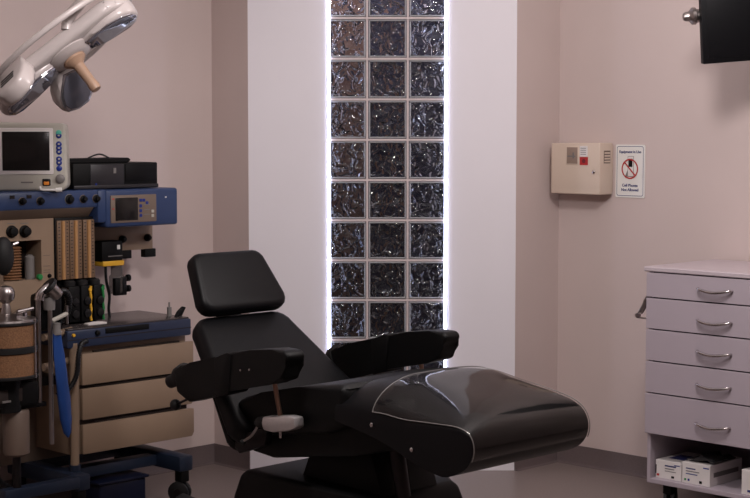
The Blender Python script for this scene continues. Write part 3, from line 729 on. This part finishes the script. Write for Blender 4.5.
for cx, a0 in ((0.20, -PI / 2), (-0.235, PI / 2)):
    for k in range(9): BODY.append((cx + 0.10 * math.cos(a0 + PI * k / 8), 0.115 * math.sin(a0 + PI * k / 8)))
MB().prism(BODY, -0.055, 0.0, 'z', 0.022, 4).build('lamp_body', 'lamp_shell', lamp, 40)
for a, r1, tl, dz, ox in ((0, 0.300, 6, 0.0, 0.0), (PI, 0.335, 6, 0.0, 0.0), (math.radians(105), 0.28, 42, -0.05, -0.17), (math.radians(-117), 0.28, 24, 0.015, 0.0)):
    lobe(a, 0.06, r1, 0.085, tl, dz, ox)
MB().lathe((0, 0, -0.055), (0, 0, 1), [(0.05, 0.0), (0.085, 0.012), (0.095, 0.03), (0.095, 0.06), (0.07, 0.075), (0.05, 0.078)], 28).build('lamp_hub', 'lamp_shell', lamp, 40)
MB().lathe((0.0, 0, 0.02), (0, 0, 1), [(0.046, 0), (0.046, 0.012), (0.034, 0.022), (0.022, 0.034), (0.019, 0.11), (0.022, 0.135), (0.018, 0.15), (0.006, 0.152)], 20).build('handle', 'handle_tan', lamp, 40)
# rail around the head
pts = [(0.315 * math.cos(a), 0.23 * math.sin(a), -0.052 - 0.01 * math.cos(2 * a)) for a in [2 * PI * k / 32 for k in range(33)]]
MB().tube(pts, 0.012, 8, 0).build('grip_rail', 'lamp_shell', lamp, 60)
# yoke and arm up to the ceiling
iM = ML.inverted()
def lw(p): return iM @ Vector(p)
A0 = LO - nn * 0.045 + e2 * 0.10 + e1 * 0.05
A1 = Vector((-1.045, 5.86, 2.22)); A2 = Vector((-0.95, 5.86, 2.46)); 
MB().tube([lw(A0), lw(A0 + Vector((0.012, 0.0, 0.05))), lw(A1), lw(A2)], 0.021, 14, 4).build('lamp_arm', 'lamp_shell', lamp, 50)
MB().sphere(lw(A2), 0.04).build('arm_joint', 'lamp_shell', lamp)
A3 = Vector((-0.55, 5.6, 2.55))
MB().tube([lw(A2), lw(A3)], 0.028, 14, 0).build('swing_arm', 'lamp_shell', lamp)
MB().tube([lw(A3 - Vector((0, 0, 0.05))), lw((A3.x, A3.y, CEIL))], 0.035, 16, 0).build('drop_tube', 'lamp_shell', lamp)
MB().lathe(lw((A3.x, A3.y, CEIL)), lw((0, 0, -1)) - lw((0, 0, 0)), [(0.10, 0), (0.10, 0.02), (0.06, 0.05), (0.036, 0.055)], 24).build('ceiling_flange', 'lamp_shell', lamp)

# ------------------------------------------------------------------ right wall: sharps box, sign, screen
RWM = Matrix.Translation((RC.x, RC.y, 0)) @ Matrix.Rotation(-PI / 4, 4, 'Z')     # x along the wall toward the room, -y off the wall
def on_rw(x, z): return RWM @ Vector((x, 0, z))
sb = empty('sharps_box', on_rw(0.20, 1.40), -PI / 4, 'beige locked wall box with a red warning sticker beside the sign', 'wall box')
def sx(v): return v - 0.20
MB().prism([(sx(0.046), 0.0), (sx(0.352), 0.0), (sx(0.352), 0.256), (sx(0.046), 0.254)], -0.123, -0.018, 'y', 0.005, 3).build('box_shell', 'sharps_beige', sb)
MB().box(sx(0.06), sx(0.34), -0.02, 0.0, 0.01, 0.245).build('mounting_plate', 'sharps_beige', sb)
MB().box(sx(0.142), sx(0.222), -0.1255, -0.118, 0.146, 0.240, 0.003).build('window_frame', 'sharps_beige', sb)
MB().box(sx(0.149), sx(0.216), -0.1265, -0.124, 0.152, 0.234, 0.001).build('window_opening', 'opening_brown', sb)
MB().box(sx(0.154), sx(0.205), -0.1275, -0.125, 0.186, 0.192).box(sx(0.186), sx(0.196), -0.1278, -0.125, 0.178, 0.208).build('counter_flap', 'grey_plastic', sb)
MB().box(sx(0.228), sx(0.277), -0.1245, -0.122, 0.188, 0.240).build('paper_label', 'paper', sb)
for z in (0.228, 0.218, 0.208, 0.198): MB().box(sx(0.234), sx(0.268), -0.1252, -0.124, z, z + 0.003).build('label_line', 'grey_plastic', sb)
MB().box(sx(0.229), sx(0.280), -0.1247, -0.122, 0.146, 0.186).build('red_sticker', 'red', sb)
MB().lathe((sx(0.255), -0.1247, 0.166), (0, -1, 0), [(0.011, 0), (0.011, 0.0008), (0.002, 0.001)], 14).build('sticker_mark', 'dark_red', sb)
MB().lathe((sx(0.317), -0.122, 0.113), (0, -1, 0), [(0.009, -0.002), (0.009, 0.006), (0.006, 0.009), (0.001, 0.0095)], 14).build('lock', 'chrome', sb)
gr = MB().box(sx(0.3515), sx(0.3535), -0.090, -0.038, 0.155, 0.218).build('side_grille', 'beige_dark', sb)
for k in range(4): MB().box(sx(0.353), sx(0.3555), -0.087, -0.041, 0.160 + k * 0.014, 0.168 + k * 0.014, 0.001, 1).build('grille_bar', 'sharps_beige', gr)
for z in (0.03, 0.06): MB().cyl((sx(0.046), -0.11, z - 0.012), (sx(0.046), -0.11, z + 0.012), 0.005, seg=10).build('hinge', 'sharps_beige', sb)

sg_ = empty('wall_sign', on_rw(0.449, 1.386), -PI / 4, 'white wall sign banning cell phones, blue border, red crossed circle', 'sign')
W_, H_ = 0.088, 0.262
def rrect(w2, z0, z1, r):
    out = []
    for cx, cz, a0 in ((w2 - r, z1 - r, 0), (-w2 + r, z1 - r, PI / 2), (-w2 + r, z0 + r, PI), (w2 - r, z0 + r, 1.5 * PI)):
        for k in range(5): out.append((cx + r * math.cos(a0 + PI / 2 * k / 4), cz + r * math.sin(a0 + PI / 2 * k / 4)))
    return out
MB().prism(rrect(W_, 0, H_, 0.008), -0.004, 0.0, 'y').build('sign_board', 'white_bright', sg_)
mb = MB(); o_ = rrect(W_ - 0.008, 0.008, H_ - 0.008, 0.010); i_ = rrect(W_ - 0.0105, 0.0105, H_ - 0.0105, 0.0085)
a_ = [mb.bm.verts.new((p[0], -0.0046, p[1])) for p in o_]; b_ = [mb.bm.verts.new((p[0], -0.0046, p[1])) for p in i_]
for k in range(len(a_)): mb.bm.faces.new((a_[k], a_[(k + 1) % len(a_)], b_[(k + 1) % len(a_)], b_[k]))
mb.build('sign_border', 'navy', sg_)
TXM = Matrix.Rotation(PI / 2, 4, 'X')
text_mesh('sign_text', 'Equipment in Use', 0.0185, 'navy', sg_, Matrix.Translation((0, -0.0046, H_ - 0.036)) @ TXM, bold=0.0004)
text_mesh('sign_text', 'Cell Phones', 0.0195, 'navy', sg_, Matrix.Translation((0, -0.0046, 0.060)) @ TXM, bold=0.0004)
text_mesh('sign_text', 'Not Allowed', 0.0195, 'navy', sg_, Matrix.Translation((0, -0.0046, 0.038)) @ TXM, bold=0.0004)
MB().box(-0.014, 0.022, -0.0052, -0.0042, 0.105, 0.205, 0.0, 1).build('phone_outline', 'grey_plastic', sg_)
MB().box(-0.012, 0.020, -0.0056, -0.005, 0.107, 0.203, 0.0, 1).build('phone_picture', 'paper', sg_)
MB().box(-0.009, 0.015, -0.0060, -0.0054, 0.152, 0.192, 0.0, 1).build('phone_screen', 'screen_dark', sg_)
MB().prism([(-0.030, 0.103), (0.018, 0.103), (0.018, 0.140), (-0.010, 0.145)], -0.0055, -0.0048, 'y').build('hand_picture', 'grey_plastic', sg_)
mb = MB(); n_ = 32; cz = 0.142
a_ = [mb.bm.verts.new((0.050 * math.cos(2 * PI * k / n_), -0.0066, cz + 0.050 * math.sin(2 * PI * k / n_))) for k in range(n_)]
b_ = [mb.bm.verts.new((0.043 * math.cos(2 * PI * k / n_), -0.0066, cz + 0.043 * math.sin(2 * PI * k / n_))) for k in range(n_)]
for k in range(n_): mb.bm.faces.new((a_[k], a_[(k + 1) % n_], b_[(k + 1) % n_], b_[k]))
mb.box(-0.045, 0.045, -0.0068, -0.0064, -0.0035, 0.0035, M=Matrix.Translation((0, 0, cz)) @ Matrix.Rotation(PI / 4, 4, 'Y'))
mb.build('ban_symbol', 'red', sg_)

# ceiling-hung screen at the right, rolled slightly
tv = empty('ceiling_monitor', (1.79, 7.0, 2.27), 0, 'black flat screen hung high on a bracket by the right wall', 'screen')
TV = Matrix.Translation((1.79, 7.0, 2.27)) @ Matrix.Rotation(math.radians(-4.6), 4, 'Y') @ Matrix.Rotation(math.radians(3), 4, 'Z') @ Matrix.Rotation(math.radians(6), 4, 'X')
tv.matrix_world = TV
MB().box(-0.385, 0.385, -0.02, 0.025, -0.235, 0.235, 0.005).build('screen_case', 'tv_black', tv)
MB().box(-0.362, 0.362, -0.0225, -0.018, -0.212, 0.212, 0.001).build('screen_glass', 'tv_glass', tv)
MB().box(-0.25, 0.25, 0.024, 0.07, -0.16, 0.16, 0.01).build('rear_cover', 'plastic_black', tv)
MB().lathe((-0.36, 0.05, -0.028), (-1, 0, 0), [(0.028, -0.06), (0.030, 0.03), (0.038, 0.035), (0.038, 0.05), (0.030, 0.056), (0.022, 0.064), (0.020, 0.080), (0.014, 0.088), (0.002, 0.09)], 20).build('pivot_knob', 'steel', tv)
MB().cyl((-0.33, 0.05, -0.028), (0.33, 0.05, -0.028), 0.022).build('pivot_bar', 'metal_dark', tv)
it = TV.inverted()
MB().tube([it @ Vector((1.80, 7.05, 2.3)), it @ Vector((1.80, 7.05, CEIL))], 0.03, 14, 0).build('drop_pole', 'steel', tv)
MB().lathe(it @ Vector((1.80, 7.05, CEIL)), it @ Vector((0, 0, -1)) - it @ Vector((0, 0, 0)), [(0.08, 0), (0.08, 0.02), (0.04, 0.04), (0.03, 0.042)], 20).build('ceiling_flange', 'steel', tv)

# ------------------------------------------------------------------ drawer cabinet at the right
CW, CD = 0.74, 0.535
cabn = empty('drawer_cabinet', (1.226, 7.173, 0), -PI / 4, 'white laminate cabinet on castors with five drawers and an open shelf', 'cabinet')
def cbx(name, m, x0, x1, y0, y1, z0, z1, bev=0.002, parent=cabn): return MB().box(x0, x1, y0, y1, z0, z1, bev, 1).build(name, m, parent)
cbx('side_panel', 'laminate', 0.008, 0.026, 0.003, CD, 0.125, 1.088)
cbx('side_panel', 'laminate', CW - 0.026, CW - 0.008, 0.003, CD, 0.125, 1.088)
cbx('back_panel', 'laminate', 0.026, CW - 0.026, CD - 0.012, CD, 0.125, 1.088)
cbx('bottom_panel', 'laminate', 0.026, CW - 0.026, 0.003, CD - 0.012, 0.125, 0.147)
cbx('shelf_panel', 'laminate', 0.026, CW - 0.026, 0.012, CD - 0.012, 0.352, 0.368)
cbx('worktop', 'laminate_top', -0.004, CW + 0.004, -0.024, CD + 0.004, 1.088, 1.110, 0.004)
cbx('carcass_edge', 'gap_dark', 0.026, CW - 0.026, 0.010, 0.014, 0.368, 1.086)
zs = [1.083, 0.972, 0.830, 0.686, 0.541, 0.354]
for k in range(5):
    z1, z0 = zs[k] - (0.0 if k == 0 else 0.004), zs[k + 1] + 0.002
    d = cbx('drawer', 'laminate', 0.008, CW - 0.008, -0.018, 0.0, z0, z1, 0.0015)
    zh = (1.026, 0.888, 0.752, 0.606, 0.432)[k]
    pts = [(CW / 2 - 0.085, -0.018, zh + 0.004), (CW / 2 - 0.08, -0.034, zh + 0.003), (CW / 2 - 0.045, -0.043, zh - 0.004), (CW / 2, -0.046, zh - 0.008), (CW / 2 + 0.045, -0.043, zh - 0.004), (CW / 2 + 0.08, -0.034, zh + 0.003), (CW / 2 + 0.085, -0.018, zh + 0.004)]
    MB().tube(pts, lambda t: 0.0046 + 0.0030 * math.sin(t * PI), 10, 5).build('handle', 'chrome', d, 60)
for cx in (0.09, CW - 0.09):
    for cy in (0.07, CD - 0.07): castor(cx, cy, cabn, 0.4, h=0.125, r=0.045)
# folding side bracket
br = MB().tube([(0.006, 0.01, 0.985), (-0.055, 0.01, 0.885)], 0.006, 8, 0).build('side_bracket', 'steel', cabn)
MB().tube([(-0.062, 0.01, 0.872), (0.008, 0.01, 0.872)], 0.004, 8, 0).build('bracket_bar', 'steel', br)
MB().lathe((-0.056, 0.0, 0.882), (0, 1, 0), [(0.010, 0), (0.010, 0.02), (0.004, 0.022)], 10).build('bracket_pivot', 'steel', br)
MB().prism([(-0.045, 0.90), (-0.022, 0.955), (-0.008, 0.975), (-0.012, 0.92), (-0.035, 0.888)], 0.004, 0.016, 'y', 0.002, 1).build('bracket_web', 'steel', br)
# boxes on the open shelf
CBM = Matrix.Translation((1.226, 7.173, 0)) @ Matrix.Rotation(-PI / 4, 4, 'Z')
def carton(x0, x1, y0, y1, h, label, marks, name='glove_box', lid=False):
    c = CBM @ Vector(((x0 + x1) / 2, y0, 0.147))
    o = empty(name, c, -PI / 4, label, 'box', 'cartons on the cabinet shelf')
    hw = (x1 - x0) / 2
    MB().box(-hw, hw, 0, y1 - y0, 0, h, 0.0015, 1).build('carton', 'paper', o)
    for (a, b, z0, z1, m) in marks:
        MB().box(-hw + a, -hw + b, -0.0008, 0.0005, z0, z1).build('print', m, o)
    MB().box(-hw * 0.6, hw * 0.6, 0.06, 0.16, h - 0.0005, h + 0.0008).build('lid_opening', 'navy', o)
    MB().box(hw - 0.0005, hw + 0.0008, 0.03, y1 - y0 - 0.03, h * 0.40, h * 0.62).build('side_print', 'grey_plastic', o)
    return o
carton(0.034, 0.172, 0.035, 0.28, 0.083, 'small white carton with a red dot beside the cabinet side panel',
       [(0.05, 0.11, 0.058, 0.064, 'navy'), (0.05, 0.10, 0.046, 0.050, 'grey_plastic'), (0.05, 0.11, 0.035, 0.038, 'grey_plastic'), (0.006, 0.020, 0.010, 0.020, 'red'), (0.085, 0.10, 0.008, 0.018, 'screen_dark'), (0.0, 0.005, 0.02, 0.06, 'screen_dark'), (0.1, 0.13, 0.066, 0.070, 'btn_blue')])
carton(0.180, 0.325, 0.030, 0.29, 0.095, 'white carton with green and blue dots, second from the side panel',
       [(0.02, 0.07, 0.066, 0.071, 'navy'), (0.02, 0.09, 0.054, 0.058, 'grey_plastic'), (0.02, 0.08, 0.042, 0.046, 'btn_blue'), (0.012, 0.022, 0.012, 0.022, 'green'), (0.03, 0.04, 0.012, 0.022, 'btn_blue'), (0.09, 0.105, 0.008, 0.02, 'screen_dark'), (0.11, 0.14, 0.078, 0.083, 'btn_blue')])
carton(0.492, 0.640, 0.020, 0.29, 0.108, 'taller white carton with red lettering band on the open shelf',
       [(0.045, 0.14, 0.060, 0.078, 'red'), (0.05, 0.14, 0.040, 0.046, 'orange'), (0.03, 0.12, 0.012, 0.022, 'navy')])
pl = empty('plastic_wrap', CBM @ Vector((0.26, 0.05, 0.2425)), -PI / 4, 'crumpled dark plastic wrap on top of the cartons', 'wrap')
mb = MB(); rings = []
for i in range(9):
    r = []
    for j in range(7):
        x = -0.07 + 0.14 * i / 8; y = 0.0 + 0.18 * j / 6
        z = 0.006 + 0.022 * random.random() * math.sin(PI * i / 8) + 0.004
        r.append(mb.bm.verts.new((x, y, z)))
    rings.append(r)
for A, B in zip(rings, rings[1:]):
    for j in range(6): mb.bm.faces.new((A[j], A[j + 1], B[j + 1], B[j]))
ob = mb.build('wrap_sheet', 'screen_grey', pl, 20)
sm = ob.modifiers.new('thick', 'SOLIDIFY'); sm.thickness = 0.004; sm.offset = -1
